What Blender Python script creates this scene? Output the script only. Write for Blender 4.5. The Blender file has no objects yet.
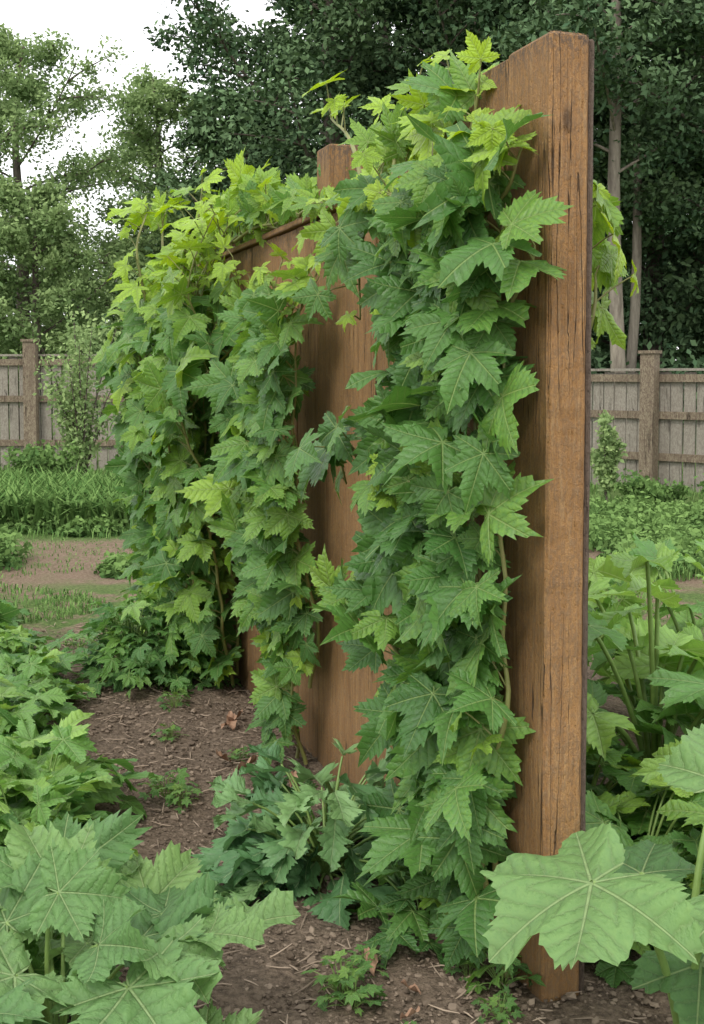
import bpy, math, random
import numpy as np
from mathutils import Vector, noise
R = np.random.RandomState(7)
random.seed(7)
scene = bpy.context.scene
COL = scene.collection
V = lambda *a: np.array(a, dtype=float)
def nrm(v):
    v = np.asarray(v, float); return v/ (np.linalg.norm(v)+1e-9)

# ---------------------------------------------------------------- mesh builder
class MB:
    def __init__(s): s.v=[]; s.uv=[]; s.t=[]; s.f=[]; s.n=0
    def add(s, verts, faces, uv=None, tint=0.5):
        verts=np.asarray(verts,float)
        s.v.append(verts)
        s.uv.append(np.zeros((len(verts),2)) if uv is None else uv)
        s.t.append(np.full(len(verts),tint) if np.isscalar(tint) else tint)
        for fa in (faces if isinstance(faces,list) else [faces]):
            s.f.append(np.asarray(fa,dtype=np.int64)+s.n)
        s.n+=len(verts)
    def mesh(s, name, mat=None, smooth=True):
        me=bpy.data.meshes.new(name)
        v=np.concatenate(s.v); uv=np.concatenate(s.uv); t=np.concatenate(s.t)
        me.vertices.add(len(v)); me.vertices.foreach_set('co', v.astype(np.float32).ravel())
        li=np.concatenate([f.ravel() for f in s.f])
        tot=np.concatenate([np.full(len(f), f.shape[1]) for f in s.f])
        st=np.concatenate([[0],np.cumsum(tot)[:-1]])
        me.loops.add(len(li)); me.loops.foreach_set('vertex_index', li.astype(np.int32))
        me.polygons.add(len(tot)); me.polygons.foreach_set('loop_start', st.astype(np.int32))
        me.update(calc_edges=True)
        me.polygons.foreach_set('use_smooth', np.full(len(tot), smooth))
        ul=me.uv_layers.new(name='UVMap'); ul.data.foreach_set('uv', uv[li].astype(np.float32).ravel())
        at=me.attributes.new('tint','FLOAT','POINT'); at.data.foreach_set('value', t.astype(np.float32))
        if mat: me.materials.append(mat)
        me.update()
        return me

def obj(name, me, parent=None, label=None, category=None, kind=None, group=None, loc=None, rotz=0, scale=1):
    o=bpy.data.objects.new(name, me); COL.objects.link(o)
    if parent: o.parent=parent
    if label: o['label']=label
    if category: o['category']=category
    if kind: o['kind']=kind
    if group: o['group']=group
    if loc is not None: o.location=loc
    o.rotation_euler=(0,0,rotz)
    o.scale=(scale,)*3
    return o

def tube(mb, pts, rad, sides=6, tint=0.5):
    pts=np.asarray(pts,float); n=len(pts)
    rad=np.full(n,rad) if np.isscalar(rad) else np.asarray(rad)
    tan=np.gradient(pts,axis=0)
    tan/= (np.linalg.norm(tan,axis=1)[:,None]+1e-9)
    ref=V(1,0,0) if abs(tan[0][0])<.8 else V(0,1,0)
    a=np.linspace(0,2*math.pi,sides,endpoint=False)
    vs=[]
    for i in range(n):
        b=nrm(np.cross(tan[i],ref)); c=np.cross(tan[i],b)
        vs.append(pts[i]+rad[i]*(np.cos(a)[:,None]*b+np.sin(a)[:,None]*c))
    fs=[]
    for i in range(n-1):
        for j in range(sides):
            k=(j+1)%sides
            fs.append((i*sides+j,i*sides+k,(i+1)*sides+k,(i+1)*sides+j))
    vs=np.concatenate(vs)
    mb.add(vs,np.array(fs),np.zeros((len(vs),2)),tint)

def curve3(p0,p1,p2,n=8):
    t=np.linspace(0,1,n)[:,None]
    return (1-t)**2*p0+2*t*(1-t)*p1+t*t*p2

def smooth_path(pts,n):
    pts=np.asarray(pts,float); m=len(pts)
    t=np.linspace(0,m-1,n); out=[]
    for x in t:
        i=min(int(x),m-2); f=x-i
        p0=pts[max(i-1,0)];p1=pts[i];p2=pts[i+1];p3=pts[min(i+2,m-1)]
        out.append(.5*((2*p1)+(-p0+p2)*f+(2*p0-5*p1+4*p2-p3)*f*f+(-p0+3*p1-3*p2+p3)*f**3))
    return np.array(out)

# ---------------------------------------------------------------- leaf templates
LD=0.95
def palmate(depth=.5,p=.85,ser=.07,seg=64,lens=(1,.86,.6),droop=.25,side=.15,crease=.18,wave=.08,seed=0,rings=(.22,.45,.7,.88,1),rib=0):
    r_=np.random.RandomState(seed)
    th=np.linspace(-math.pi,math.pi,seg+1)
    jit=r_.uniform(.88,1.12,5)
    ja=r_.uniform(-.07,.07,5)
    lobes=[(0,lens[0]*jit[0]),(LD+ja[1],lens[1]*jit[1]),(-LD+ja[2],lens[1]*jit[2]),(2*LD+ja[3],lens[2]*jit[3]),(-2*LD+ja[4],lens[2]*jit[4])]
    r=np.full(seg+1,.10)
    w=LD/2
    for a,L in lobes:
        d=np.abs(th-a)
        r=np.maximum(r, L*np.clip(1-depth*(d/w)**p,0,1))
    pat=np.array([1,-.5,.35,-1.]); tooth=1+ser*pat[(np.arange(seg+1))%4]*r_.uniform(.4,1.3,seg+1)
    rough=1+ r_.uniform(-.04,.04,seg+1)
    vs=[V(0,0,0)]; uv=[(0,0)]
    ph=r_.uniform(0,6.28); ph2=r_.uniform(0,6.28); tw=r_.uniform(-.2,.2)
    dth=th-LD*np.round(th/LD)
    for q in rings:
        rr=q*r*(1+(tooth*rough-1)*(1 if q==1 else (.3 if q>.8 else 0)))
        x=rr*np.sin(th); y=rr*np.cos(th)
        b=np.abs(rr*np.sin(dth)); al=rr*np.cos(dth)
        z=crease*b*1.2 - droop*np.clip(y,0,2)**2*.9 - droop*.5*np.clip(-y,0,1)**2 - side*x*x + tw*x*y + wave*np.sin(4*th+ph)*rr**2+ wave*.55*np.sin(11*th+ph2)*rr**3
        if rib: z=z+rib*np.sin((al-.85*b)*44)*np.clip(b*8,0,1)
        for i in range(seg+1):
            vs.append(V(x[i],y[i],z[i])); uv.append((x[i],y[i]))
    n=seg+1; tr=[];qd=[]
    for i in range(seg): tr.append((0,1+i+1,1+i))
    for k in range(len(rings)-1):
        a=1+k*n;b_=1+(k+1)*n
        for i in range(seg): qd.append((a+i,a+i+1,b_+i+1,b_+i))
    return np.array(vs),[np.array(tr),np.array(qd)],np.array(uv)

def pinnate(lobes=6,depth=.35,width=.34,n=44,droop=.35,fold=.25,wave=.05,seed=0,sweep=.5):
    r_=np.random.RandomState(seed); ph=r_.uniform(0,6)
    t=np.linspace(0,1,n)
    env=width*np.sin(math.pi*np.clip(t,0,1)**.8)**.75*(1-.25*t)+.004
    saw=(t*lobes)%1
    w=env*(1-depth*(saw)**1.0) * np.where(np.arange(n)%2==0,1.08,.90)
    vs=[];uv=[];cols=(-1,-.66,-.33,0,.33,.66,1)
    for i in range(n):
        for c in cols:
            x=c*w[i]; y=t[i]+abs(c)*w[i]*sweep
            z=fold*abs(x)-droop*t[i]**2+wave*math.sin(12*t[i]+ph+c)*abs(c)+ r_.uniform(-.004,.004)
            vs.append((x,y,z)); uv.append((x,y-abs(c)*w[i]*sweep))
    fs=[]; m=len(cols)
    for i in range(n-1):
        for j in range(m-1):
            fs.append((i*m+j,i*m+j+1,(i+1)*m+j+1,(i+1)*m+j))
    return np.array(vs,float),[np.array(fs)],np.array(uv,float)

FINE=(.12,.25,.38,.5,.62,.74,.85,.93,1)
VINE=[palmate(depth=.38+.05*(i%3),p=.95,ser=.105,seg=88,seed=i,lens=(1.08,.94,.72),droop=.06+.11*(i%4),side=.06+.1*(i%3),crease=.2,wave=.09+.05*(i%3),rib=.008,rings=(.2,.4,.6,.78,.9,1)) for i in range(12)]
STAR=[palmate(depth=.60,p=.85,ser=.12,seg=68,seed=170+i,lens=(1.15,1.0,.7),droop=.05+.15*(i%3),side=.05,crease=.2,wave=.1) for i in range(5)]
SHARP=[palmate(depth=.5,p=.95,ser=.12,seed=20+i,lens=(1.05,.88,.65),droop=.2+.12*(i%3),crease=.28,wave=.14,seg=72) for i in range(6)]
BROAD=[palmate(depth=.26,p=1.2,ser=.05,seg=120,seed=40+i,lens=(1.05,.96,.84),droop=.12+.12*(i%3),side=.12,crease=.22,wave=.12+.03*(i%2),rings=FINE,rib=.006) for i in range(6)]
BIG=[palmate(depth=.27,p=1.15,ser=.028,seg=160,seed=47,lens=(1.15,1.02,.95),droop=.18,side=.14,crease=.2,wave=.14,rings=FINE,rib=.005)]
RUFF=[palmate(depth=.33,p=1.15,ser=.085,seg=116,seed=140+i,lens=(1.12,.95,.78),droop=.12+.18*(i%3),side=-.15+.2*(i%3),crease=.32,wave=.20,rings=FINE,rib=.010) for i in range(8)]
PINN=[pinnate(seed=60+i,droop=.2+.14*(i%3),lobes=5+i%2,depth=.5,width=.46,wave=.09,sweep=.7) for i in range(6)]
SMALL=[palmate(depth=.5,p=.9,ser=.06,seg=28,seed=80+i,rings=(.5,1),droop=.2) for i in range(4)]

def put_leaf(mb,tpl,pos,mid,normal,scale,tint,sx=1.0):
    vs,fs,uv=tpl
    Y=nrm(mid); Z=np.asarray(normal,float)-np.dot(normal,Y)*Y; Z=nrm(Z); X=np.cross(Y,Z)
    M=np.stack([X*sx,Y,Z])*scale
    mb.add(vs@M+pos, fs, uv, tint)

# ---------------------------------------------------------------- materials
def newmat(name):
    m=bpy.data.materials.new(name); m.use_nodes=True
    nt=m.node_tree; nt.nodes.clear()
    return m,nt
class NT:
    def __init__(s,nt): s.nt=nt
    def n(s,typ,**k):
        x=s.nt.nodes.new(typ)
        for a,b in k.items(): setattr(x,a,b)
        return x
    def L(s,a,b): s.nt.links.new(a,b)
    def val(s,sock,v):
        if isinstance(v,bpy.types.NodeSocket): s.L(v,sock)
        else: sock.default_value=v
    def m(s,op,a,b=0,c=0,clamp=False):
        x=s.n('ShaderNodeMath',operation=op,use_clamp=clamp)
        s.val(x.inputs[0],a); s.val(x.inputs[1],b); s.val(x.inputs[2],c); return x.outputs[0]
    def mix(s,f,a,b,blend='MIX'):
        x=s.n('ShaderNodeMix',data_type='RGBA',blend_type=blend)
        s.val(x.inputs[0],f)
        s.val(x.inputs[6],a if isinstance(a,bpy.types.NodeSocket) else (*a,1)[:4])
        s.val(x.inputs[7],b if isinstance(b,bpy.types.NodeSocket) else (*b,1)[:4]); return x.outputs[2]
    def smooth(s,v,lo,hi,a=0,b=1):
        x=s.n('ShaderNodeMapRange',interpolation_type='SMOOTHSTEP'); s.val(x.inputs[0],v)
        for i,q in enumerate((lo,hi,a,b)): s.val(x.inputs[1+i],q)
        return x.outputs[0]
    def noise(s,vec,scale,detail=4,rough=.55,dist=0):
        x=s.n('ShaderNodeTexNoise'); 
        if vec is not None: s.L(vec,x.inputs['Vector'])
        x.inputs['Scale'].default_value=scale; x.inputs['Detail'].default_value=detail; x.inputs['Roughness'].default_value=rough
        x.inputs['Distortion'].default_value=dist
        return x.outputs['Fac']
    def bump(s,h,strength=.3,dist=.01,normal=None):
        x=s.n('ShaderNodeBump'); s.L(h,x.inputs['Height']); x.inputs['Strength'].default_value=strength; x.inputs['Distance'].default_value=dist
        if normal: s.L(normal,x.inputs['Normal'])
        return x.outputs['Normal']
    def out(s,sh):
        o=s.n('ShaderNodeOutputMaterial'); s.L(sh,o.inputs['Surface'])
    def attr(s,name):
        return s.n('ShaderNodeAttribute',attribute_name=name)
    def pr(s,col,rough=.5,normal=None,spec=.5):
        p=s.n('ShaderNodeBsdfPrincipled'); s.val(p.inputs['Base Color'],col if isinstance(col,bpy.types.NodeSocket) else (*col,1))
        s.val(p.inputs['Roughness'],rough); p.inputs['Specular IOR Level'].default_value=spec
        if normal: s.L(normal,p.inputs['Normal'])
        return p

def leaf_mat(name,dark,mid,young,vein,palm=True,rough=.40,transl=.28,freq=7,veinamt=.55,bumpd=.006,spec=.42):
    m,nt=newmat(name); g=NT(nt)
    uvn=g.n('ShaderNodeUVMap',uv_map='UVMap'); sp=g.n('ShaderNodeSeparateXYZ'); g.L(uvn.outputs[0],sp.inputs[0])
    x,y=sp.outputs[0],sp.outputs[1]
    if palm:
        th=g.m('ARCTAN2',x,y)
        d=g.m('SUBTRACT',th,g.m('MULTIPLY',g.m('ROUND',g.m('DIVIDE',th,LD)),LD))
        r=g.m('SQRT',g.m('ADD',g.m('MULTIPLY',x,x),g.m('MULTIPLY',y,y)))
        a=g.m('MULTIPLY',r,g.m('COSINE',d)); b=g.m('ABSOLUTE',g.m('MULTIPLY',r,g.m('SINE',d)))
    else:
        a=y; b=g.m('ABSOLUTE',x)
    w=g.m('SUBTRACT',.024,g.m('MULTIPLY',a,.016))
    main=g.smooth(b,g.m('MULTIPLY',w,.35),w,1,0)
    nf=g.noise(uvn.outputs[0],14,3,.6)
    tri=g.m('MULTIPLY',g.m('ABSOLUTE',g.m('SUBTRACT',g.m('FRACT',g.m('ADD',g.m('MULTIPLY',g.m('SUBTRACT',a,g.m('MULTIPLY',b,.85)),freq),g.m('MULTIPLY',nf,.7))),.5)),2)
    sec=g.smooth(tri,.84,.99)
    t=g.attr('tint').outputs['Fac']
    t2=g.m('ADD',t,g.m('MULTIPLY',g.m('SUBTRACT',nf,.5),.4),clamp=True)
    cr=g.n('ShaderNodeValToRGB'); e=cr.color_ramp.elements
    e[0].position=0; e[0].color=(*dark,1); e[1].position=1; e[1].color=(*young,1)
    k=e.new(.5); k.color=(*mid,1); g.L(t2,cr.inputs[0])
    c=cr.outputs[0]
    sh=g.m('MULTIPLY',g.smooth(b,0,.16,.88,1.06),g.smooth(tri,.55,1,1.04,.90))
    hs=g.n('ShaderNodeHueSaturation'); g.L(c,hs.inputs['Color']); g.L(sh,hs.inputs['Value']); c=hs.outputs[0]
    vm=g.m('ADD',g.m('MULTIPLY',main,veinamt),g.m('MULTIPLY',sec,veinamt*.28),clamp=True)
    c=g.mix(vm,c,vein)
    h=g.m('ADD',g.m('MULTIPLY',g.m('POWER',tri,3),-.5),g.m('ADD',g.m('MULTIPLY',main,-1.0),g.m('MULTIPLY',nf,1.0)))
    nb=g.bump(h,.6,bumpd)
    p=g.pr(c,g.smooth(nf,.3,.7,rough-.06,rough+.12),nb,spec)
    tr=g.n('ShaderNodeBsdfTranslucent')
    hs2=g.n('ShaderNodeHueSaturation'); g.L(c,hs2.inputs['Color']); hs2.inputs['Hue'].default_value=.485; hs2.inputs['Saturation'].default_value=1.1; hs2.inputs['Value'].default_value=1.7
    g.L(hs2.outputs[0],tr.inputs['Color'])
    ms=g.n('ShaderNodeMixShader'); ms.inputs[0].default_value=transl; g.L(p.outputs[0],ms.inputs[1]); g.L(tr.outputs[0],ms.inputs[2])
    g.out(ms.outputs[0]); return m

M_VINE=leaf_mat('vine_leaf',(.034,.105,.025),(.095,.22,.045),(.30,.46,.045),(.3,.42,.14))
M_BED=leaf_mat('bed_leaf',(.05,.14,.038),(.12,.265,.062),(.24,.40,.085),(.31,.44,.17))
M_DARK=leaf_mat('courgette_leaf',(.045,.125,.045),(.105,.225,.085),(.2,.34,.13),(.29,.40,.19),palm=False,freq=6,transl=.2,spec=.32)
M_BROAD=leaf_mat('squash_leaf',(.055,.14,.045),(.135,.255,.085),(.235,.365,.12),(.33,.44,.2),rough=.5,freq=6,veinamt=.6,bumpd=.010,spec=.35)

def foliage_mat(name,dark,light,transl=.25):
    m,nt=newmat(name); g=NT(nt)
    t=g.attr('tint').outputs['Fac']
    c=g.mix(t,dark,light)
    d=g.n('ShaderNodeBsdfDiffuse'); g.L(c,d.inputs[0])
    if transl:
        tr=g.n('ShaderNodeBsdfTranslucent'); g.L(c,tr.inputs[0])
        ms=g.n('ShaderNodeMixShader'); ms.inputs[0].default_value=transl; g.L(d.outputs[0],ms.inputs[1]); g.L(tr.outputs[0],ms.inputs[2])
        g.out(ms.outputs[0])
    else: g.out(d.outputs[0])
    return m
M_TL=foliage_mat('light_foliage',(.16,.25,.10),(.36,.48,.20),.3)
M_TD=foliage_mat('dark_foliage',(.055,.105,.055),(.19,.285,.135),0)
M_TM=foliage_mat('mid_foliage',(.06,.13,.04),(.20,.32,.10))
M_GR=foliage_mat('grass_blade',(.07,.15,.04),(.22,.35,.11))

def stem_mat(name,c1,c2):
    m,nt=newmat(name); g=NT(nt); tc=g.n('ShaderNodeTexCoord')
    n=g.noise(tc.outputs['Object'],40,3)
    p=g.pr(g.mix(n,c1,c2),.5,g.bump(n,.3,.003)); g.out(p.outputs[0]); return m
M_STEM=stem_mat('green_stem',(.12,.21,.045),(.24,.35,.1))
M_WOODY=stem_mat('vine_stem',(.16,.22,.05),(.24,.2,.08))
def bark_mat(name,a,b,sc=6):
    m,nt=newmat(name); g=NT(nt); tc=g.n('ShaderNodeTexCoord'); mp=g.n('ShaderNodeMapping'); g.L(tc.outputs['Object'],mp.inputs[0]); mp.inputs['Scale'].default_value=(1,1,.2)
    n=g.noise(mp.outputs[0],sc,6,.7); p=g.pr(g.mix(g.smooth(n,.3,.7),a,b),.9,g.bump(n,.8,.05),.2); g.out(p.outputs[0]); return m
M_BARK=bark_mat('bark',(.06,.045,.035),(.2,.17,.14))
M_BARKL=bark_mat('pale_bark',(.12,.10,.08),(.34,.30,.24),5)

def wood_mat(name,dark,mid,light,grey=0,scale=1):
    m,nt=newmat(name); g=NT(nt); tc=g.n('ShaderNodeTexCoord')
    t=g.attr('tint').outputs['Fac']
    off=g.n('ShaderNodeCombineXYZ'); g.L(g.m('MULTIPLY',t,37),off.inputs[0]); g.L(g.m('MULTIPLY',t,91),off.inputs[2])
    va=g.n('ShaderNodeVectorMath',operation='ADD'); g.L(tc.outputs['Object'],va.inputs[0]); g.L(off.outputs[0],va.inputs[1])
    def mapz(z):
        mp=g.n('ShaderNodeMapping'); g.L(va.outputs[0],mp.inputs[0]); mp.inputs['Scale'].default_value=(1,1,z); return mp.outputs[0]
    n1=g.noise(mapz(.06),20*scale,6,.75,.6)
    n2=g.noise(mapz(.05),150*scale,4,.8)
    n3=g.noise(va.outputs[0],2.2,3,.6)
    n4=g.noise(mapz(.5),105*scale,4,.85)
    n5=g.noise(mapz(.03),30*scale,3,.5,.4); n6=g.noise(mapz(.4),3.5,2,.5)
    c=g.mix(g.smooth(n1,.3,.7),dark,mid)
    c=g.mix(g.m('MULTIPLY',g.smooth(n2,.48,.68),.5),c,light)
    c=g.mix(g.m('MULTIPLY',g.smooth(n2,.44,.3),.5),c,tuple(q*.5 for q in dark))
    c=g.mix(g.m('MULTIPLY',g.smooth(n4,.45,.28),.9),c,tuple(q*.3 for q in dark))
    c=g.mix(g.m('MULTIPLY',g.smooth(n4,.54,.7),.6),c,light)
    c=g.mix(g.m('MULTIPLY',g.smooth(n3,.45,.7),.25),c,tuple(q*.6 for q in mid))
    crack=g.m('MULTIPLY',g.smooth(g.m('ABSOLUTE',g.m('SUBTRACT',n5,.5)),.002,.009,1,0),g.smooth(n6,.50,.58))
    c=g.mix(g.m('MULTIPLY',crack,.9),c,tuple(q*.12 for q in dark))
    vo=g.n('ShaderNodeTexVoronoi'); g.L(mapz(.45),vo.inputs['Vector']); vo.inputs['Scale'].default_value=4.5
    kd=g.m('ADD',vo.outputs['Distance'],g.m('MULTIPLY',g.m('SUBTRACT',n4,.5),.08))
    kn=g.smooth(kd,.03,.07,1,0)
    c=g.mix(g.m('MULTIPLY',kn,.8),c,tuple(q*.2 for q in dark))
    sp=g.n('ShaderNodeSeparateXYZ'); g.L(tc.outputs['Object'],sp.inputs[0])
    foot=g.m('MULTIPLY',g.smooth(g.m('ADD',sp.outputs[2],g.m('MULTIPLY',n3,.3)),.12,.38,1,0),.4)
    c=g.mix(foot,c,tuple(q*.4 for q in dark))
    geo=g.n('ShaderNodeNewGeometry')
    ed=g.smooth(geo.outputs['Pointiness'],.52,.6)
    c=g.mix(g.m('MULTIPLY',ed,g.smooth(n4,.35,.6)),c,(.13,.095,.07))
    if grey: c=g.mix(grey,c,(.34,.325,.28))
    h=g.m('ADD',g.m('MULTIPLY',n2,.6),g.m('ADD',g.m('MULTIPLY',n1,.4),g.m('ADD',g.m('MULTIPLY',n4,1.1),g.m('MULTIPLY',crack,-3))))
    p=g.pr(c,.8,g.bump(h,1.0,.007),.2); g.out(p.outputs[0]); return m
M_WOOD=wood_mat('stained_wood',(.31,.16,.058),(.48,.268,.105),(.60,.40,.195))
M_WOODD=wood_mat('weathered_edge_wood',(.06,.045,.035),(.14,.105,.08),(.24,.19,.15))
M_FENCE=wood_mat('weathered_fence_wood',(.23,.21,.165),(.38,.35,.285),(.5,.465,.385),grey=.4,scale=.5)
M_FPOST=wood_mat('fence_post_wood',(.2,.165,.11),(.36,.305,.21),(.46,.40,.29),scale=.5)

# ---------------------------------------------------------------- ground
def axis(lo,hi,f0,f1,step):
    fine=np.arange(f0,f1+1e-6,step)
    def grow(start,limit,sgn):
        out=[];x=start;s=step
        while abs(x-limit)>s:
            s*=1.14; x+=sgn*s; out.append(x)
        out.append(limit); return out
    return np.array(sorted(grow(f0,lo,-1))+list(fine)+grow(f1,hi,1))
gx=axis(-300,300,-2.0,1.6,.03); gy=axis(-60,500,1.2,6.8,.03)
XX,YY=np.meshgrid(gx,gy); ZZ=np.zeros_like(XX)
for i in range(XX.shape[0]):
    for j in range(XX.shape[1]):
        x,y=XX[i,j],YY[i,j]
        if -9<x<9 and 0<y<16:
            f=1 if (-2.1<x<1.7 and y<7) else .25
            ZZ[i,j]=.02*noise.noise((x*1.3,y*1.3,0))+f*(.016*noise.noise((x*6,y*6,3))+.012*abs(noise.noise((x*17,y*17,5))))
def gz(x,y): return .02*noise.noise((x*1.3,y*1.3,0))
mb=MB(); ny,nx=XX.shape
idx=np.arange(nx*ny).reshape(ny,nx)
F=np.stack([idx[:-1,:-1],idx[:-1,1:],idx[1:,1:],idx[1:,:-1]],-1).reshape(-1,4)
mb.add(np.stack([XX,YY,ZZ],-1).reshape(-1,3),F)
m,nt=newmat('garden_soil'); g=NT(nt)
geo=g.n('ShaderNodeNewGeometry'); P=geo.outputs['Position']; sp=g.n('ShaderNodeSeparateXYZ'); g.L(P,sp.inputs[0])
n1=g.noise(P,3,4,.6); n2=g.noise(P,45,5,.7); n3=g.noise(P,170,3,.7); n4=g.noise(P,.9,3,.6)
vo=g.n('ShaderNodeTexVoronoi'); g.L(P,vo.inputs['Vector']); vo.inputs['Scale'].default_value=55
soil=g.mix(g.smooth(n2,.3,.7),(.085,.064,.047),(.235,.178,.13))
soil=g.mix(g.m('MULTIPLY',g.smooth(n3,.55,.75),.55),soil,(.36,.285,.215))
soil=g.mix(g.m('MULTIPLY',g.smooth(n1,.4,.7),.4),soil,(.175,.13,.093))
path=g.mix(g.smooth(n2,.3,.7),(.15,.105,.072),(.28,.21,.15))
grass=g.mix(g.smooth(n2,.3,.7),(.06,.10,.03),(.14,.21,.06))
wy=g.m('ADD',sp.outputs[1],g.m('MULTIPLY',g.m('SUBTRACT',n4,.5),1.6))
patchy=g.mix(g.smooth(n1,.40,.55),path,grass)
c=g.mix(g.smooth(wy,5.6,6.6),soil,patchy)
c=g.mix(g.smooth(wy,7.2,7.9),c,g.mix(g.m('MULTIPLY',g.smooth(n1,.5,.7),.6),path,grass))
c=g.mix(g.smooth(wy,9.3,10.0),c,grass)
h=g.m('ADD',g.m('MULTIPLY',n2,1),g.m('ADD',g.m('MULTIPLY',n3,.4),g.m('MULTIPLY',vo.outputs['Distance'],-.6)))
p=g.pr(c,.95,g.bump(h,.9,.02),.15); g.out(p.outputs[0])
obj('ground',mb.mesh('ground',m),kind='structure',label='brown soil garden ground with dirt path and grass')

# soil clods / chips
def wallx(y): return .409-.3413*(y-2.477)
ph=(1+5**.5)/2
ico_v=np.array([(-1,ph,0),(1,ph,0),(-1,-ph,0),(1,-ph,0),(0,-1,ph),(0,1,ph),(0,-1,-ph),(0,1,-ph),(ph,0,-1),(ph,0,1),(-ph,0,-1),(-ph,0,1)])/1.9
ico_f=np.array([(0,11,5),(0,5,1),(0,1,7),(0,7,10),(0,10,11),(1,5,9),(5,11,4),(11,10,2),(10,7,6),(7,1,8),(3,9,4),(3,4,2),(3,2,6),(3,6,8),(3,8,9),(4,9,5),(2,4,11),(6,2,10),(8,6,7),(9,8,1)])
mb=MB()
for i in range(16000):
    y=R.uniform(1.9,6.6)**1; x=R.uniform(-1.5,.9)
    if i<11500: y=2.0+4.2*R.rand()**1.6; x=wallx(y)-R.uniform(-.25,1.0)
    s=min(.0035/(R.rand()**.45+.08),.013)
    vv=ico_v*R.uniform(.6,1.3,(12,1))*V(1,1,.6)*s*R.uniform(.7,1.3,3)
    a=R.rand()*6.28; ca,sa=math.cos(a),math.sin(a); vv=vv@np.array([[ca,sa,0],[-sa,ca,0],[0,0,1]])
    mb.add(vv+V(x,y,gz(x,y)+.006),ico_f,None,R.rand()*.8)
for i in range(800):
    y=2.0+4.5*R.rand()**1.4; x=wallx(y)-R.uniform(-.2,1.1)
    a=R.rand()*6.28; l=R.uniform(.01,.04)
    d=V(math.cos(a),math.sin(a),R.uniform(-.2,.3))*l
    p0=V(x,y,gz(x,y)+.012)
    tube(mb,[p0-d,p0,p0+d+V(0,0,R.uniform(-.3,.3)*l)],[.001,.0022,.001],4,R.uniform(.6,1.6))
m,nt=newmat('soil_crumbs'); g=NT(nt); t=g.attr('tint').outputs['Fac']
p=g.pr(g.mix(g.m('MULTIPLY',t,.8,clamp=True),(.085,.064,.047),(.37,.29,.22)),.95,None,.1); g.out(p.outputs[0])
obj('soil_crumbs',mb.mesh('soil_crumbs',m,False),kind='stuff',label='loose soil crumbs and wood chips on bare earth',category='soil')

# ---------------------------------------------------------------- wall
A=V(.409,2.477,0); D=nrm(V(-.3236,.948,0)); N=nrm(V(-.948,-.3236,0)); UP=V(0,0,1)
def W(s,z,o=0): return A+D*s+N*o+UP*z
def box(mb,s0,s1,z0,z1,o0,o1,bev=.004,tint=.5,segs=40):
    b=bev
    cs=[(s0+b,o0),(s1-b,o0),(s1,o0+b),(s1,o1-b),(s1-b,o1),(s0+b,o1),(s0,o1-b),(s0,o0+b)]
    vs=[]; zs=[z0]+list(np.linspace(z0+b,z1-b,segs))+[z1]
    cx,co=(s0+s1)/2,(o0+o1)/2
    for k,z in enumerate(zs):
        sh=1 if 0<k<len(zs)-1 else .0
        for (s,o) in cs:
            if not sh: s=s+(b if s<cx else -b)*.8; o=o+(b if o<co else -b)*.8
            wv=.0012*noise.noise((s*9,z*3,tint*50))
            nick=min(.0022,b*.5)*noise.noise((o*60+s*9,z*30,tint*70))
            vs.append(W(s+wv+(nick if s<cx else -nick),z,o+wv*1.2))
    n=8;fs=[]
    for k in range(len(zs)-1):
        for j in range(n): fs.append((k*n+j,k*n+(j+1)%n,(k+1)*n+(j+1)%n,(k+1)*n+j))
    vs+= [W(cx,z0,co),W(cx,z1,co)]
    cb=len(vs)-2;t=[]
    for j in range(n): t.append((cb,(j+1)%n,j)); t.append((cb+1,(len(zs)-1)*n+j,(len(zs)-1)*n+(j+1)%n))
    mb.add(vs,[np.array(fs),np.array(t)],None,tint)
def fixn(me):
    import bmesh
    bm=bmesh.new(); bm.from_mesh(me); bmesh.ops.recalc_face_normals(bm,faces=bm.faces); bm.to_mesh(me); bm.free()
wall=bpy.data.objects.new('wooden_wall',None); COL.objects.link(wall)
wall['label']='tall brown stained timber board wall carrying climbing vines'; wall['category']='wall'
def wpart(name,fn,mat,label=None):
    mb=MB(); fn(mb); me=mb.mesh(name,mat,False); fixn(me); return obj(name,me,wall,label)
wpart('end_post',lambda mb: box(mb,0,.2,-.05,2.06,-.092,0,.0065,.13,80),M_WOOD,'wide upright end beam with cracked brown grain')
wpart('edge_strip',lambda mb: box(mb,.004,.2,-.05,2.052,-.106,-.0935,.004,.3,80),M_WOODD,'dark weathered strip')
def boards(mb):
    s=.204;k=0
    while s<3.7:
        w=.27+.03*math.sin(k*7); top=2.058 if k==0 else 1.88
        box(mb,s,s+w,-.05,top+.002*math.sin(k*3),-.05,-.012+.0015*math.sin(k*11),.003,(k*.37+.2)%1)
        s+=w+.0045;k+=1
wpart('board_panel',boards,M_WOOD)
wpart('cap_board',lambda mb: box(mb,.486,3.72,1.884,1.905,-.07,.004,.003,.41,6),M_WOOD)
for z in (.35,1.0,1.6):
    wpart('rail',lambda mb: box(mb,.24,3.68,z,z+.09,-.095,-.054,.004,.7+z*.1),M_WOOD)
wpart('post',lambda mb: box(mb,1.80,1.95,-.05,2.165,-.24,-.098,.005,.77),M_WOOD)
wpart('post',lambda mb: box(mb,3.3,3.41,-.05,2.0,-.21,-.098,.005,.57),M_WOOD)

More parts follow.
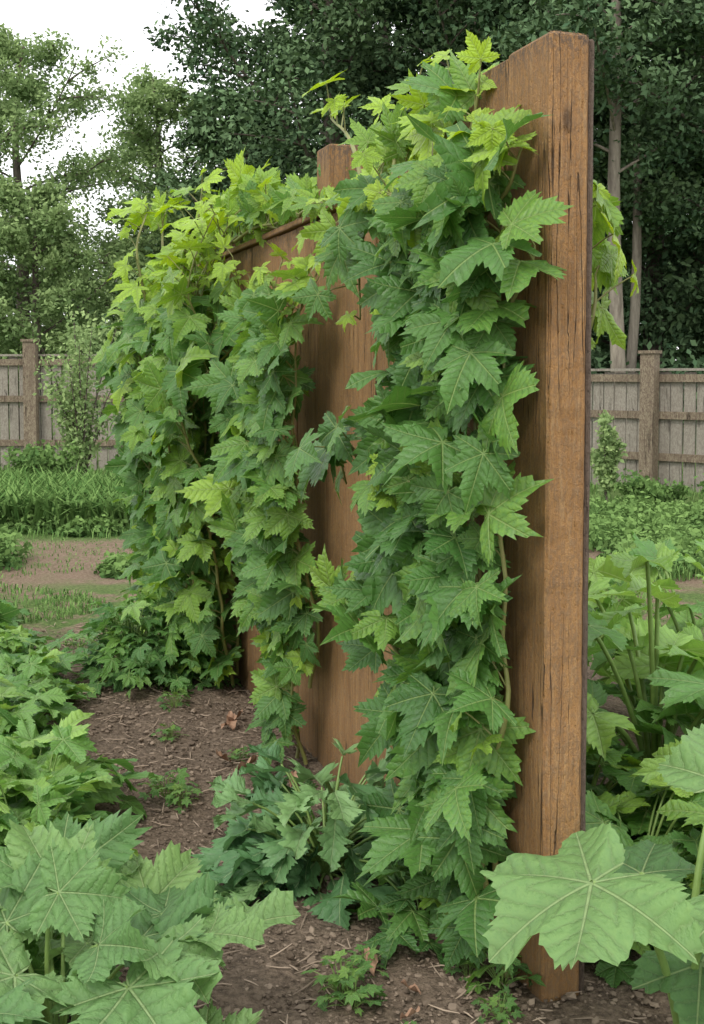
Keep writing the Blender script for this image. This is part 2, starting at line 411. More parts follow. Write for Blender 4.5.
# ---------------------------------------------------------------- vines
def vine(label,stems,step=.045,size=(.085,.13),tint=(.15,.6),young_z=1.75,facing=.5,group='climbing vines on the timber wall',seed=1,spread=1.0,tpls=VINE,side=1,upright=0,thin=None):
    r=np.random.RandomState(seed)
    root=bpy.data.objects.new('climbing_vine',None); COL.objects.link(root)
    root['label']=label; root['category']='vine'; root['group']=group
    sm=MB(); lm=MB(); NN=N*side
    root.location=W(*stems[0][0]) *V(1,1,0)
    base=np.array(root.location)
    for st in stems:
        pts=np.array([W(*p) for p in st]); L=np.sum(np.linalg.norm(np.diff(pts,axis=0),axis=1))
        n=max(6,int(L/.04)); pp=smooth_path(pts,n)
        f=r.uniform(0,50)
        for i in range(n):
            pp[i]+= .018*V(noise.noise((i*.25,f,0)),noise.noise((i*.25,f,9)),.6*noise.noise((i*.25,f,5)))
        rad=np.linspace(.008,.0025,n)
        tube(sm,pp-base,rad,6)
        m=int(L/step); sgn=1
        for k in range(2,m+1):
            q=k/m; j=min(int(q*(n-1)),n-1); P0=pp[j]
            tv=nrm(pp[min(j+1,n-1)]-pp[max(j-1,0)])
            sgn=-sgn
            if r.rand()<.2: sgn=-sgn
            z=P0[2]
            yo=np.clip((z-young_z)/.3,0,1)
            tip=max(0,(q-.9)/.1)
            lat=D*sgn*r.uniform(.2,1.0)*spread
            out=NN*r.uniform(.35,1.1)
            if upright: out=NN*r.uniform(-.6,.5)
            pd=nrm(out+lat+UP*(r.uniform(.5,1.4) if upright else r.uniform(-.1,.9))+ .35*tv)
            pl=r.uniform(.04,.13)*(1-.4*tip)
            sc=r.uniform(*size)*(1-.35*tip)*(1-.12*yo)
            if r.rand()<.2: sc*=.62
            if r.rand()<.12: sc*=1.25
            dn=r.uniform(.2,1.0)
            if r.rand()<.18: dn*=-.3
            mid=nrm(-UP*dn*(1-1.0*yo*r.rand())+lat*.9+NN*r.uniform(.05,.8)+V(0,-1,0)*r.uniform(0,.3)+r.normal(0,.3,3))
            if upright: mid=nrm(UP*r.uniform(-.15,.9)+lat*1.0+out+V(0,-1,0)*r.uniform(-.2,.4)+r.normal(0,.3,3))
            nr=nrm(NN*r.uniform(.3,.9)+V(0,-1,0)*facing*r.uniform(.4,1.5)*(1 if side>0 else .6)+UP*r.uniform(.2,1.0)+r.normal(0,.33,3))
            if yo>.4: nr=nrm(nr+UP*.4)
            tt=np.clip(r.uniform(*tint)+.5*yo*r.uniform(.4,1.3)+.3*tip+ (.25 if sc<.07 else 0)+(.2 if r.rand()<.1 else 0),0,1)
            s_=np.dot(P0-A,D)
            if thin and thin[0]<s_<thin[1] and (z>1.97 or r.rand()<.5) and not (z>2.12): 
                continue
            if thin and thin[0]<s_<thin[1] and z<=2.1: pd=nrm(pd*V(1,1,.1)+N*.5); sc*=.8; mid=nrm(mid*V(1,1,.2)+N*.5-UP*.4)
            B=P0+pd*pl
            if np.dot(B-W(0,0,0),N)*side>-.0 or z>1.8:
                tube(sm,curve3(P0,P0+pd*pl*.6+UP*.01,B,5)-base,[.0026,.0022,.002,.0018,.0018],5)
                T_=STAR if (yo>.5 and r.rand()<.4) or (upright and r.rand()<.5) else tpls
                put_leaf(lm,T_[r.randint(len(T_))],B-base,mid,nr,sc,tt,r.uniform(.9,1.15))
    obj('stem',sm.mesh('vine_stems',M_WOODY),root)
    obj('foliage',lm.mesh('vine_foliage',M_VINE),root)
    return root

def col(s0,s1,zb,zt,n,omin,omax,bulge=.0,seed=0,sb=None,zv=.25):
    r=np.random.RandomState(seed); st=[]
    for i in range(n):
        f=(i+.5)/n; s=s0+(s1-s0)*f
        sbot=s if sb is None else sb[0]+(sb[1]-sb[0])*f
        zt_=zt*r.uniform(.93,1.03); zb_=zb+r.uniform(0,zv)*(1 if i else 0)
        pts=[]
        for q in np.linspace(0,1,7):
            ss=sbot+(s-sbot)*q+r.uniform(-.05,.05); o=r.uniform(omin,omax)*(.6+.4*math.sin(q*math.pi))+bulge*math.sin(q*math.pi)**1
            pts.append((ss,zb_+(zt_-zb_)*q,max(o,.012)))
        st.append(pts)
    return st
# nearest column
st=col(.09,.64,.02,1.88,8,.02,.10,.015,seed=3,sb=(.09,.46))
st+=[[(.4,1.4,.1),(.25,1.65,.08),(.10,1.76,.04),(.07,1.84,.03)],[(.3,1.2,.08),(.15,1.42,.05),(.05,1.55,.03),(.03,1.62,.02)],
     [(.35,1.5,.1),(.4,1.8,.08),(.42,1.92,.05),(.42,1.99,.0)],[(.5,.6,.1),(.62,.75,.16),(.72,.78,.18),(.8,.7,.14)],
     [(.5,.95,.1),(.66,1.12,.18),(.8,1.16,.2),(.9,1.05,.14)],
     [(.4,1.72,.1),(.6,1.8,.1),(.8,1.83,.06),(.95,1.84,.04)],
     [(.9,1.86,.03),(.82,1.8,.1),(.85,1.66,.12),(.88,1.5,.1)]]
vine('large lobed green vine climbing the wall near its end beam',st,step=.056,size=(.09,.145),seed=11,young_z=1.68,facing=.75)
# middle column
st=col(1.35,2.05,.3,1.74,7,.03,.14,.05,seed=8,sb=(1.5,1.85))
st+=[[(1.7,.02,.05),(1.75,.3,.06),(1.7,.7,.08)],[(1.62,.02,.05),(1.6,.3,.1),(1.55,.6,.08)]]
vine('hanging lobed green vine on the middle of the wall',st,step=.048,size=(.085,.125),tint=(.2,.65),young_z=1.5,seed=12,facing=.7)
# far column
st=col(2.3,3.75,.02,1.95,17,.04,.32,.06,seed=9,sb=(2.7,3.7))
st+=col(2.45,3.5,.05,1.85,7,.015,.07,.01,seed=19,sb=(2.75,3.5))
st+=[[(3.3,1.6,.3),(3.3,1.9,.35),(3.35,2.08,.3),(3.4,2.12,.25)],[(3.0,1.6,.2),(2.9,1.95,.2),(2.85,2.08,.1)],[(3.7,1.0,.3),(3.85,1.4,.35),(3.8,1.7,.3)]]
vine('dense bushy green vine covering the end of the wall',st,step=.05,size=(.085,.13),tint=(.25,.7),young_z=1.5,seed=13,facing=.65)
# along the top
st=[]
for i in range(3):
    r=np.random.RandomState(100+i)
    st.append([(s,1.90+r.uniform(-.01,.04)+.04*max(0,(s-2.0)),r.uniform(-.12,.02)) for s in np.linspace(3.4,.7,9)])
st+=[[(2.6,1.9,.05),(2.3,1.93,.03),(2.1,1.92,.02)],[(2.9,1.95,.05),(2.6,2.03,.03),(2.3,2.0,.02),(2.15,1.98,.02)],
     [(1.15,1.9,0),(1.25,2.03,0),(1.42,2.13,-.02),(1.54,2.18,-.03),(1.58,2.21,-.03)],[(2.4,1.9,.0),(2.45,2.0,.0),(2.4,2.1,.0)],
     [(.6,1.86,.02),(.62,1.96,.02),(.7,2.07,.0)],[(.66,1.88,.0),(.72,2.0,.0),(.74,2.11,.0)],
     [(.42,1.82,.03),(.36,1.94,.02),(.31,2.03,.02)],[(.5,1.85,.03),(.48,1.96,.02),(.46,2.08,.02)],[(.85,1.88,.02),(.9,1.98,.0),(.95,2.07,0)],
     [(3.1,1.95,.1),(3.1,2.1,.1),(3.15,2.2,.08)],[(3.5,1.9,.2),(3.55,2.05,.2),(3.5,2.12,.18)]]
vine('bright green young vine trailing along the wall top',st,step=.05,size=(.08,.12),tint=(.45,.85),young_z=1.9,seed=14,upright=1,thin=(1.22,1.85),facing=.9)
# behind the beam
st=[[(.5,1.2,-.22),(.42,1.45,-.26),(.36,1.65,-.28),(.33,1.78,-.28)],[(.6,1.25,-.25),(.5,1.5,-.27),(.4,1.72,-.3)],[(.35,1.35,-.26),(.3,1.5,-.28),(.32,1.6,-.3)]]
vine('light green vine shoots on the back of the wall',st,step=.06,size=(.08,.12),tint=(.5,.85),seed=15,side=-1,facing=1.2)

# ---------------------------------------------------------------- plants
def plant_mesh(seed,n,pet,size,tpls,leafmat,elev=(.3,1.2),tint=(.2,.8),prad=.004,flat=.5,name='plant',lmin=.65):
    r=np.random.RandomState(seed); sm=MB(); lm=MB()
    for i in range(n):
        az=i*2.39996+r.uniform(-.4,.4); f=(i+.5)/n
        el=elev[1]+(elev[0]-elev[1])*f+r.uniform(-.15,.15)
        l=pet*r.uniform(lmin,1.15)
        h=V(math.cos(az),math.sin(az),0)
        p0=h*.01; p2=h*math.cos(el)*l+UP*math.sin(el)*l; p1=p2*.5+UP*l*.22
        tube(sm,curve3(p0,p1,p2,7),np.linspace(prad,prad*.6,7),6)
        mid=nrm(h*1.0+UP*(math.sin(el)*.45-r.uniform(.1,.5))+r.normal(0,.25,3))
        nr=nrm(UP*1+h*flat*r.uniform(-.2,.8)+r.normal(0,.3,3))
        put_leaf(lm,tpls[r.randint(len(tpls))],p2,mid,nr,size*r.uniform(.6,1.2),np.clip(r.uniform(*tint)+(.2 if f<.2 else 0)-(.25 if l<pet*.6 else 0),0,1),r.uniform(.85,1.1))
    return sm.mesh(name+'_stems',M_STEM),lm.mesh(name+'_leaves',leafmat)
def place(meshes,name,label,cat,x,y,rot=0,sc=1,group=None,z=None):
    e=bpy.data.objects.new(name,None); COL.objects.link(e)
    e.location=(x,y,gz(x,y) if z is None else z); e.rotation_euler=(0,0,rot); e.scale=(sc,)*3
    e['label']=label; e['category']=cat
    if group: e['group']=group
    for nm,me in zip(('stem','foliage'),meshes):
        o=bpy.data.objects.new(nm,me); COL.objects.link(o); o.parent=e
    return e
bedv=[plant_mesh(200+i,[44,50,46,66,40][i],[.22,.18,.24,.20,.22][i],[.105,.09,.115,.07,.11][i],(SHARP if i%2 else VINE)+RUFF[:3],M_BED,(.1,1.4),[(.15,.8),(.05,.6),(.3,.9),(.3,1),(.1,.7)][i],.0035,name='bed_plant',lmin=.45) for i in range(5)]
def edge(y): return np.interp(y,[1.5,2.4,3.3,4.9,6.2,8],[-.30,-.47,-.74,-1.20,-1.85,-2.3])
y=2.5; k=0
while y<6.6:
    x=edge(y)-.16
    while x>-.31*y-.35:
        px=x+R.uniform(-.08,.08); py=y+R.uniform(-.09,.09)
        place(bedv[R.randint(5)],'leafy_plant','low bright green lobed plant in a dense garden bed','plant',px,py,R.uniform(0,6.28),R.uniform(.7,1.15),'leafy plants in the garden bed')
        x-=.28;k+=1
    y+=.26
def squash(label,base,leaves,rad=.007,tpls=BROAD,mat=M_BROAD):
    e=bpy.data.objects.new('squash_plant',None); COL.objects.link(e); e.location=(base[0],base[1],0)
    e['label']=label; e['category']='plant'; b=V(base[0],base[1],0)
    sm=MB(); lm=MB()
    for k,lf in enumerate(leaves):
        pos,mid,nr,sc,t=lf[:5]
        P=V(*pos)-b; M_=nrm(mid); p1=P*V(.45,.45,.9)-M_*.04
        tube(sm,curve3(V(0,0,0),p1,P,12),np.linspace(rad,rad*.65,12),8)
        tp=lf[5] if len(lf)>5 else tpls[k%len(tpls)]
        put_leaf(lm,tp,P,M_,V(*nr),sc,t,lf[6] if len(lf)>6 else 1)
    obj('stem',sm.mesh('squash_stems',M_STEM),e); obj('foliage',lm.mesh('squash_leaves',mat),e)
L=[((-.38,1.96,.31),(.45,-.6,-.1),(-.1,-.25,1),.18,.5),
 ((-.58,1.98,.32),(-.35,-.5,.1),(.1,-.3,1),.18,.6),
 ((-.30,1.82,.22),(.7,-.5,-.1),(.1,-.15,1),.17,.35),
 ((-.56,2.22,.36),(-.3,.3,.3),(-.2,-.5,1),.15,.7),
 ((-.70,1.9,.30),(-.4,-.5,0),(0,-.3,1),.17,.45),
 ((-.50,1.80,.25),(.2,-.8,.05),(0,-.15,1),.19,.35)]
rr=np.random.RandomState(77)
for i in range(34):
    a=i*2.4; q=math.sqrt((i+.5)/34)*.40
    px,py=-.58+math.cos(a)*q,2.10+math.sin(a)*q*.85
    L.append(((px,py,.14+.22*(1-q/.44)**.6+rr.uniform(-.05,.08)),(math.cos(a)+rr.normal(0,.4),math.sin(a)-.3+rr.normal(0,.4),.05+rr.uniform(-.2,.6)),(rr.normal(0,.4),-.2+rr.normal(0,.4),1),rr.uniform(.10,.16),rr.uniform(.1,.8)))
squash('squash plant with broad ruffled green leaves beside bare soil',(-.54,2.10),L,.005,RUFF)
squash('squash plant with very broad pale leaves beside the beam foot',(.64,2.2),[
 ((.43,2.08,.44),(-.95,-.22,-.30),(-.16,-.06,1),.21,.6,BIG[0],1.15),
 ((.74,2.32,.54),(.5,.2,.25),(-.3,-.5,1),.19,.6),
 ((.70,2.10,.40),(.6,-.35,-.15),(-.2,-.4,1),.18,.6),
 ((.60,1.96,.18),(.2,-.8,-.1),(0,-.25,1),.19,.4),
 ((.60,2.40,.32),(-.4,.7,.1),(.1,-.5,1),.17,.2),
 ((.85,2.0,.25),(.6,-.5,-.1),(0,-.3,1),.18,.4),
 ((.66,2.18,.24),(.3,-.4,-.1),(0,-.4,1),.18,.25),
 ((.62,2.5,.25),(-.3,.3,-.1),(0,-.4,1),.14,.2),
 ((.9,2.4,.45),(.8,.3,.1),(0,-.4,1),.2,.5)],.009)
tallv=[plant_mesh(300+i,24,.68,.18,BROAD[:2]+RUFF[:4],M_BED,(.6,1.5),(.35,.95),.010,name='tall_squash',lmin=.4,flat=1.1) for i in range(3)]
for i,(x,y_,s) in enumerate([(.98,3.75,1.05),(1.35,4.4,1.0),(.84,4.7,.8),(1.3,3.3,.85),(1.85,5.4,.7),(1.25,5.9,.6)]):
    place(tallv[i%3],'squash_plant','tall squash plant with upright stalks and bright leaves','plant',x,y_,i*1.9,s,'tall squash plants behind the wall')
lowr=[plant_mesh(320+i,34,.3,.15,VINE[:4]+BROAD[:3],M_VINE,(.05,1.3),(.2,.65),.005,name='low_squash',lmin=.35) for i in range(2)]
for i,(x,y_) in enumerate([(.74,3.0),(.98,2.75),(.70,3.5),(1.05,3.2),(.64,2.72)]):
    place(lowr[i%2],'squash_plant','low dark green squash plant in shade','plant',x,y_,i*2.1,.9 if i<4 else .5,'low squash plants behind the wall')
cm=plant_mesh(330,105,.28,.18,PINN,M_DARK,(.0,1.25),(.15,.9),.005,flat=.4,name='courgette',lmin=.3)
place(cm,'courgette_plant','bushy green plant with jagged leaves on soil','plant',-.07,3.15,.4,.98)
cm2=plant_mesh(331,16,.15,.10,SHARP,M_VINE,(.1,1.2),(.1,.6),.004,name='lobed_plant')
place(cm2,'leafy_plant','small dark lobed plant at the foot of the wall','plant',.17,2.82,.4,1.0)
place(cm2,'leafy_plant','small dark lobed plant at the foot of the wall','plant',.33,2.55,2.4,.55)
bm_=plant_mesh(340,180,.34,.08,SHARP,M_BED,(.0,1.5),(.1,.65),.003,name='bush',lmin=.5)
place(bm_,'leafy_bush','rounded green bush with lobed leaves below the vine','bush',-.98,5.2,0,1.0)
place(bm_,'leafy_bush','rounded green bush with lobed leaves below the vine','bush',-.78,5.15,1.7,.8)
wd=[plant_mesh(350+i,26,.07,.028,SMALL,M_BED,(.2,1.4),(.2,.7),.0012,name='weed') for i in range(3)]
for i,(x,y_,s) in enumerate([(.0,2.47,1.0),(.03,2.62,.8),(.31,2.42,.7),(-.72,4.75,1.0),(-.68,4.35,.8),(-.60,3.75,1.2),(-.54,3.68,.9),(.2,2.3,.5),(.12,2.35,.4),(-.02,2.52,1.1),(.26,2.6,.6),(-.4,4.1,.6)]):
    place(wd[i%3],'weed','small green weed growing in bare soil','weed',x,y_,i*1.3,s,'weeds in the soil')
m,nt=newmat('dry_leaf'); g=NT(nt); tc=g.n('ShaderNodeTexCoord'); nn=g.noise(tc.outputs['Object'],30,4)
p=g.pr(g.mix(nn,(.16,.08,.045),(.46,.29,.19)),.8,g.bump(nn,.5,.004)); g.out(p.outputs[0]); M_DRY=m
for i,(x,y_,s) in enumerate([(-.50,4.45,.09),(-.45,4.4,.08),(-.42,4.05,.08),(-.40,3.95,.09),(.05,2.58,.06),(-.3,4.5,.07),(.1,2.4,.05),(-.2,3.8,.06),(.15,2.5,.05)]):
    mb=MB(); tp=pinnate(lobes=3,depth=.15,width=.3,n=14,droop=-.5,fold=.9,wave=.12,seed=i)
    put_leaf(mb,tp,V(0,0,0),V(math.cos(i*2),math.sin(i*2),.15),V(.3*math.sin(i),.2,1),s,.5)
    obj('dry_leaf',mb.mesh('dry_leaf',M_DRY),None,'curled dry brown leaf lying on soil','leaf',None,'dry leaves on the soil',(x,y_,gz(x,y_)+.015))

# ---------------------------------------------------------------- leaf clouds
def cloud(mb,c,size,tint,r,up=.6):
    n=len(c)
    nn=r.normal(0,1,(n,3)); nn[:,2]+=up; nn/=np.linalg.norm(nn,axis=1)[:,None]
    t=np.cross(nn,r.normal(0,1,(n,3))); t/=np.linalg.norm(t,axis=1)[:,None]
    b=np.cross(nn,t); s=(size*r.uniform(.6,1.3,n))[:,None]
    v=np.stack([c-t*s*.5, c+b*s*.3+nn*s*.06, c+t*s*.55, c-b*s*.3+nn*s*.06],1).reshape(-1,3)
    f=np.arange(n*4).reshape(n,4)
    mb.add(v,f,None,np.repeat(tint,4))
def blob(r,k):
    u=r.normal(0,1,(k,3)); u/=np.linalg.norm(u,axis=1)[:,None]; return u*(r.rand(k,1)**.55)*1.15
def grass(name,label,regions,seed,w=.006,mat=M_GR):
    r=np.random.RandomState(seed); mb=MB()
    for (x0,x1,y0,y1,n,hh) in regions:
        x=r.uniform(x0,x1,n); y=r.uniform(y0,y1,n)
        keep=np.array([noise.noise((a*1.1,b*1.1,7))>(-.1 if hh<.2 else -.6) for a,b in zip(x,y)]); x=x[keep];y=y[keep]; k=len(x)
        H=hh*r.uniform(.5,1.2,k); a=r.uniform(0,6.28,k); d=np.stack([np.cos(a),np.sin(a),0*a],1); sd=np.stack([-np.sin(a),np.cos(a),0*a],1)
        B=np.stack([x,y,0*x],1); ww=w*(1+hh*4)*r.uniform(.6,1.3,k)[:,None]
        M1=B+d*H[:,None]*.18+UP*H[:,None]*.65; T=B+d*H[:,None]*.65+UP*H[:,None]*r.uniform(.5,1.05,k)[:,None]
        v=np.stack([B-sd*ww*.5,B+sd*ww*.5,M1+sd*ww*.5,M1-sd*ww*.5,T],1).reshape(-1,3)
        base=np.arange(k)[:,None]*5
        mb.add(v,[base+np.array([[0,1,2,3]]),base+np.array([[3,2,4]])],None,np.repeat(r.rand(k),5))
    obj(name,mb.mesh(name,mat),kind='stuff',label=label,category='grass')
grass('lawn_grass','short patchy green grass around the dirt path',[(-5,4,5.9,7.6,12000,.05),(-5,0,7.4,10,5000,.035),(-12,12,9.7,20,60000,.12),(1.2,6,7.6,9.5,14000,.12),(-1.8,1,5.8,7.6,5500,.05)],1)
grass('strap_leaf_grass','tall clumps of arching strap leaf grass',[(-5.5,-1.2,10.1,12.8,22000,.36)],2,w=.012)
r=np.random.RandomState(3); mb=MB()
for (x0,x1,y0,y1,n,h,rad) in [(-3.4,-2.6,7.4,8.6,9,.26,.26),(-1.75,-1.45,7.9,8.3,7,.10,.09),(-3.2,-1.3,9.8,10.2,22,.12,.14),(1.9,7,8.2,11.6,115,.15,.34)]:
    for i in range(n):
        c0=V(r.uniform(x0,x1),r.uniform(y0,y1),0)
        k=int(650*min(1,(rad/.26)**1.5)); u=r.normal(0,1,(k,3)); u/=np.linalg.norm(u,axis=1)[:,None]; u*=r.uniform(.45,1.25,(k,1)); u[:,2]=np.abs(u[:,2])
        c=c0+u*V(rad,rad,h*r.uniform(.7,1.3))
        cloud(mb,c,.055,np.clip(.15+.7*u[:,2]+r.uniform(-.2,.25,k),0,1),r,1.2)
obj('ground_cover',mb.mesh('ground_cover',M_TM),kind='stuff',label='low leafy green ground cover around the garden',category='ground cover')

def shrub(x,y,h,rad,n,mat,label,seed,leaf=.07,per=34):
    r=np.random.RandomState(seed); sm=MB(); lm=MB()
    e=bpy.data.objects.new('shrub',None); COL.objects.link(e); e.location=(x,y,0); e['label']=label; e['category']='shrub'
    for i in range(n):
        a=r.uniform(0,6.28); l=h*r.uniform(.5,1.05); tip=V(math.cos(a)*rad*r.rand(),math.sin(a)*rad*r.rand(),l)
        pth=curve3(V(0,0,0),tip*V(.3,.3,.6),tip,8); tube(sm,pth,np.linspace(.012,.003,8),4)
        for j in range(2,8):
            k=per; c=pth[j]+r.normal(0,1,(k,3))*V(.11,.11,.09)*rad*1.3
            cloud(lm,c,leaf,np.clip(r.uniform(.2,1)+r.uniform(-.2,.2,k),0,1),r)
    obj('branch',sm.mesh('shrub_branches',M_BARK),e); obj('foliage',lm.mesh('shrub_leaves',mat),e)
shrub(-3.2,14,2.0,.55,26,M_TL,'tall wispy light green shrub by the fence',1,.06,24)
shrub(-2.3,13.2,1.0,.5,18,M_TM,'green shrub by the weathered fence',2)
shrub(-3.5,13.4,.5,.4,16,M_TM,'green shrub by the weathered fence',3)
shrub(2.9,11.6,.32,.35,18,M_TM,'green shrub in front of the plank fence',4,.06)
shrub(3.4,10.8,.5,.25,14,M_TM,'green shrub in front of the plank fence',5,.06)
shrub(2.72,12.6,.9,.22,12,M_TL,'green shrub in front of the plank fence',6,.06)

# ---------------------------------------------------------------- fences
def fence(p0,p1,h,label,posts,seed):
    r=np.random.RandomState(seed); p0=V(*p0,0);p1=V(*p1,0); L=np.linalg.norm(p1-p0); d=(p1-p0)/L; nn=V(d[1],-d[0],0)
    if nn[1]>0: nn=-nn
    e=bpy.data.objects.new('wooden_fence',None); COL.objects.link(e); e.location=p0; e['label']=label; e['category']='fence'
    def bx(mb,a,b,z0,z1,o0,o1,t):
        vs=[d*s+nn*o+UP*z for z in (z0,z1) for (s,o) in ((a,o0),(b,o0),(b,o1),(a,o1))]
        mb.add(vs,[np.array([(0,3,2,1),(4,5,6,7),(0,1,5,4),(1,2,6,5),(2,3,7,6),(3,0,4,7)])],None,t)
    mb=MB(); s=0
    while s<L:
        w=r.uniform(.12,.15); bx(mb,s,s+w,-.05,h-.05+r.uniform(-.02,.015),0,.02+r.uniform(0,.008),r.rand()); s+=w+r.uniform(.01,.026)
    me=mb.mesh('fence_boards',M_FENCE,False); fixn(me); obj('board_panel',me,e)
    for z in (.35,h*.62-.05,h-.16):
        mb=MB(); bx(mb,0,L,z,z+.09,.03,.07,r.rand()); me=mb.mesh('fence_rail',M_FPOST,False); fixn(me); obj('rail',me,e)
    mb=MB(); bx(mb,0,L,h-.03,h-.0,-.03,.08,r.rand()); me=mb.mesh('fence_cap',M_FENCE,False); fixn(me); obj('cap_rail',me,e)
    for s in posts:
        mb=MB(); bx(mb,s-.09,s+.09,-.05,h+.17,.083,.22,r.rand())
        bx(mb,s-.11,s+.11,h+.173,h+.21,.063,.24,r.rand())
        me=mb.mesh('fence_post',M_FPOST,False); fixn(me); obj('post',me,e)
fence((-10,17.2),(.5,16.8),1.66,'grey weathered vertical board fence with capped posts',[.6,3.0,5.45,7.9,10.2],1)
fence((.6,16.8),(6.8,11.2),1.44,'grey weathered plank fence with rails and square posts',[.3,2.2,4.05,6.6],2)

# ---------------------------------------------------------------- trees
def tree(x,y,h,tr,cb,cr,nl,label,mat,bark,seed,leaf=.16,per=110,lean=0,flat=.6,shape=1.0,group=None):
    r=np.random.RandomState(seed); sm=MB(); lm=MB()
    e=bpy.data.objects.new('tree',None); COL.objects.link(e); e.location=(x,y,0); e['label']=label; e['category']='tree'
    if group: e['group']=group
    n=16; zz=np.linspace(-.2,h*.97,n); f=r.uniform(0,99)
    tp=np.stack([lean*zz/h+.25*np.array([noise.noise((z*.25,f,0)) for z in zz])*zz/h*2,.25*np.array([noise.noise((z*.25,f,7)) for z in zz]),zz],1)
    tube(sm,tp,tr*(1-.85*np.linspace(0,1,n)**1.1)*(1+.35*np.exp(-zz.clip(0)*3)),10)
    for i in range(nl):
        q=(i+.5)/nl; z0=cb+(h*.95-cb)*q; P0=np.array([np.interp(z0,zz,tp[:,k]) for k in range(3)])
        prof=(math.sin(math.pi*(.18+.82*q)**.9)**.6)*shape+ (1-shape)*(1-q)
        l=cr*max(.25,prof)*r.uniform(.6,1.2); a=i*2.4+r.uniform(-.5,.5)
        P2=P0+V(math.cos(a)*l,math.sin(a)*l,l*r.uniform(.1,.8)); P1=P0+V(math.cos(a)*l*.5,math.sin(a)*l*.5,l*.3)
        bp=curve3(P0,P1,P2,8); tube(sm,bp,np.linspace(tr*.22*(1-.5*q),.012,8),5)
        ends=[bp[j] for j in (2,3,4,5,6,7)]
        for j in (3,4,5,6):
            a2=a+r.choice([-1,1])*r.uniform(.5,1.3); l2=l*r.uniform(.2,.42)
            E=bp[j]+V(math.cos(a2)*l2,math.sin(a2)*l2,r.uniform(-.3,.7)*l2); tube(sm,curve3(bp[j],(bp[j]+E)/2+UP*.1,E,5),np.linspace(.03,.008,5),4)
            ends+= [E,(E+bp[j])/2]
        for E in ends:
            k=int(per*r.uniform(.4,1.3)); rad=cr*.16*r.uniform(.6,1.4)
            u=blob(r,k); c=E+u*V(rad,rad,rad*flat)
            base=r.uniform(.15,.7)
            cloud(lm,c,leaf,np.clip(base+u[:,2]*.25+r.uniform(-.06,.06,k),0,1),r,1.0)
    obj('trunk',sm.mesh('tree_trunk',bark),e); obj('crown',lm.mesh('tree_crown',mat),e)
T='light green airy deciduous tree beyond the fence'
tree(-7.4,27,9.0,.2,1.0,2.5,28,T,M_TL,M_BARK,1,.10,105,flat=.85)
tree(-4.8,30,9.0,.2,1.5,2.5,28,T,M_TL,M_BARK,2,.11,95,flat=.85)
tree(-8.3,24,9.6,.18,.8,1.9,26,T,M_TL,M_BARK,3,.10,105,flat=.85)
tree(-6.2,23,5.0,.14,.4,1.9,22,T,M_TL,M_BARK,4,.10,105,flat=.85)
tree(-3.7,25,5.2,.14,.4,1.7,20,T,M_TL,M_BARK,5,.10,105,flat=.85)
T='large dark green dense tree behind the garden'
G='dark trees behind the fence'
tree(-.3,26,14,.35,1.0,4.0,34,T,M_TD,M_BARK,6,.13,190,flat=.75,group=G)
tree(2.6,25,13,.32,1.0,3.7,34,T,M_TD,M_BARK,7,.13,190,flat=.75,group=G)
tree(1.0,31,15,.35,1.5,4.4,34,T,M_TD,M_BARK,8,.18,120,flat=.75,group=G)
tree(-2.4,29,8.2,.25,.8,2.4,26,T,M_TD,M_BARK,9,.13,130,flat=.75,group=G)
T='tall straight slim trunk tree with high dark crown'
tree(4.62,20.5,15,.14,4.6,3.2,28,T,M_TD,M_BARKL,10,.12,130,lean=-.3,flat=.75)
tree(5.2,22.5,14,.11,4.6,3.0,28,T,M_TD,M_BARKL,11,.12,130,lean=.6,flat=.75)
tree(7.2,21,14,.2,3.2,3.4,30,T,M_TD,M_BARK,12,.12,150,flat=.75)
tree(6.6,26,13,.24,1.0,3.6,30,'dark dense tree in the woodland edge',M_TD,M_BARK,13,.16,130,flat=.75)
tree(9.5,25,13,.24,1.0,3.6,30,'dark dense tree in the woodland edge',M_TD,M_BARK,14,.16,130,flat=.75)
r=np.random.RandomState(50); mb=MB()
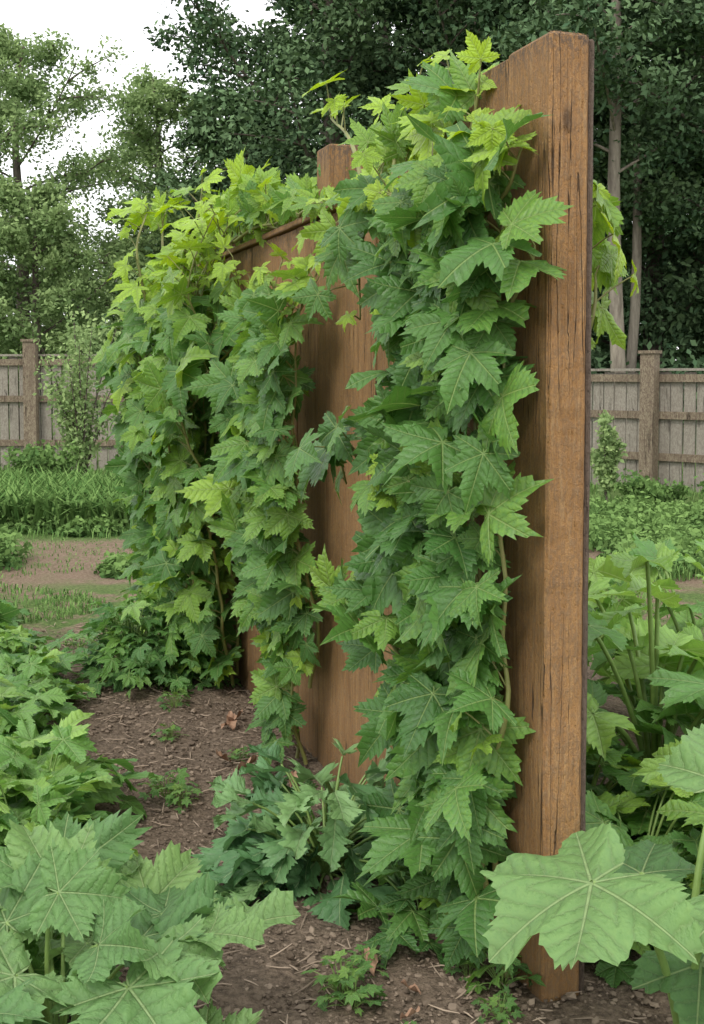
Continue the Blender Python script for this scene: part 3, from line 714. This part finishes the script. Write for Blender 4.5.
for i in range(900):
    x=r.uniform(-24,26); y=r.uniform(36,42)
    if i>520: x=r.uniform(3,18)
    top=4.5 if x<-3 else 15
    if -6<x<0: top=6
    z=r.uniform(.2,top)
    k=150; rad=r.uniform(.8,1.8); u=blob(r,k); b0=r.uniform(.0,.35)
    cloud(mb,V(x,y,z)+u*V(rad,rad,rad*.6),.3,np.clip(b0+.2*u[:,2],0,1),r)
for i in range(160):
    x=r.uniform(2.5,14); y=r.uniform(21,30); z=r.uniform(.1,1.6)
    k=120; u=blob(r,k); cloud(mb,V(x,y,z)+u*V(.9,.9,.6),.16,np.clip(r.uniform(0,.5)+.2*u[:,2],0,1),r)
obj('woodland',mb.mesh('woodland',M_TD),kind='stuff',label='distant dark green woodland mass behind the garden',category='woodland')

# ---------------------------------------------------------------- light, sky, camera
w=bpy.data.worlds.new('World'); scene.world=w; w.use_nodes=True; nt=w.node_tree; g=NT(nt); bg=nt.nodes['Background']
sky=g.n('ShaderNodeTexSky',sky_type='NISHITA'); sky.sun_disc=False
el=math.radians(50); az=math.radians(-158)
sky.sun_elevation=el; sky.sun_rotation=az
g.L(g.mix(.9,sky.outputs[0],(13,13,13)),bg.inputs['Color']); bg.inputs['Strength'].default_value=.15
sl=bpy.data.lights.new('sun','SUN'); sl.energy=1.8; sl.angle=math.radians(12); sl.color=(1,.95,.87)
so=bpy.data.objects.new('sun',sl); COL.objects.link(so)
dv=Vector((math.sin(az)*math.cos(el),math.cos(az)*math.cos(el),math.sin(el)))
so.rotation_euler=dv.to_track_quat('Z','Y').to_euler(); so.location=dv*20
cam=bpy.data.cameras.new('camera'); co=bpy.data.objects.new('camera',cam); COL.objects.link(co); scene.camera=co
co.location=(0,0,1.35); co.rotation_euler=(math.radians(90-3.3),0,0)
cam.sensor_fit='VERTICAL'; cam.sensor_height=24; cam.lens=1185*24/1024; cam.shift_y=-67.7/1024; cam.clip_end=2000; cam.clip_start=.05
scene.view_settings.view_transform='Standard'; scene.view_settings.look='None'; scene.view_settings.exposure=0
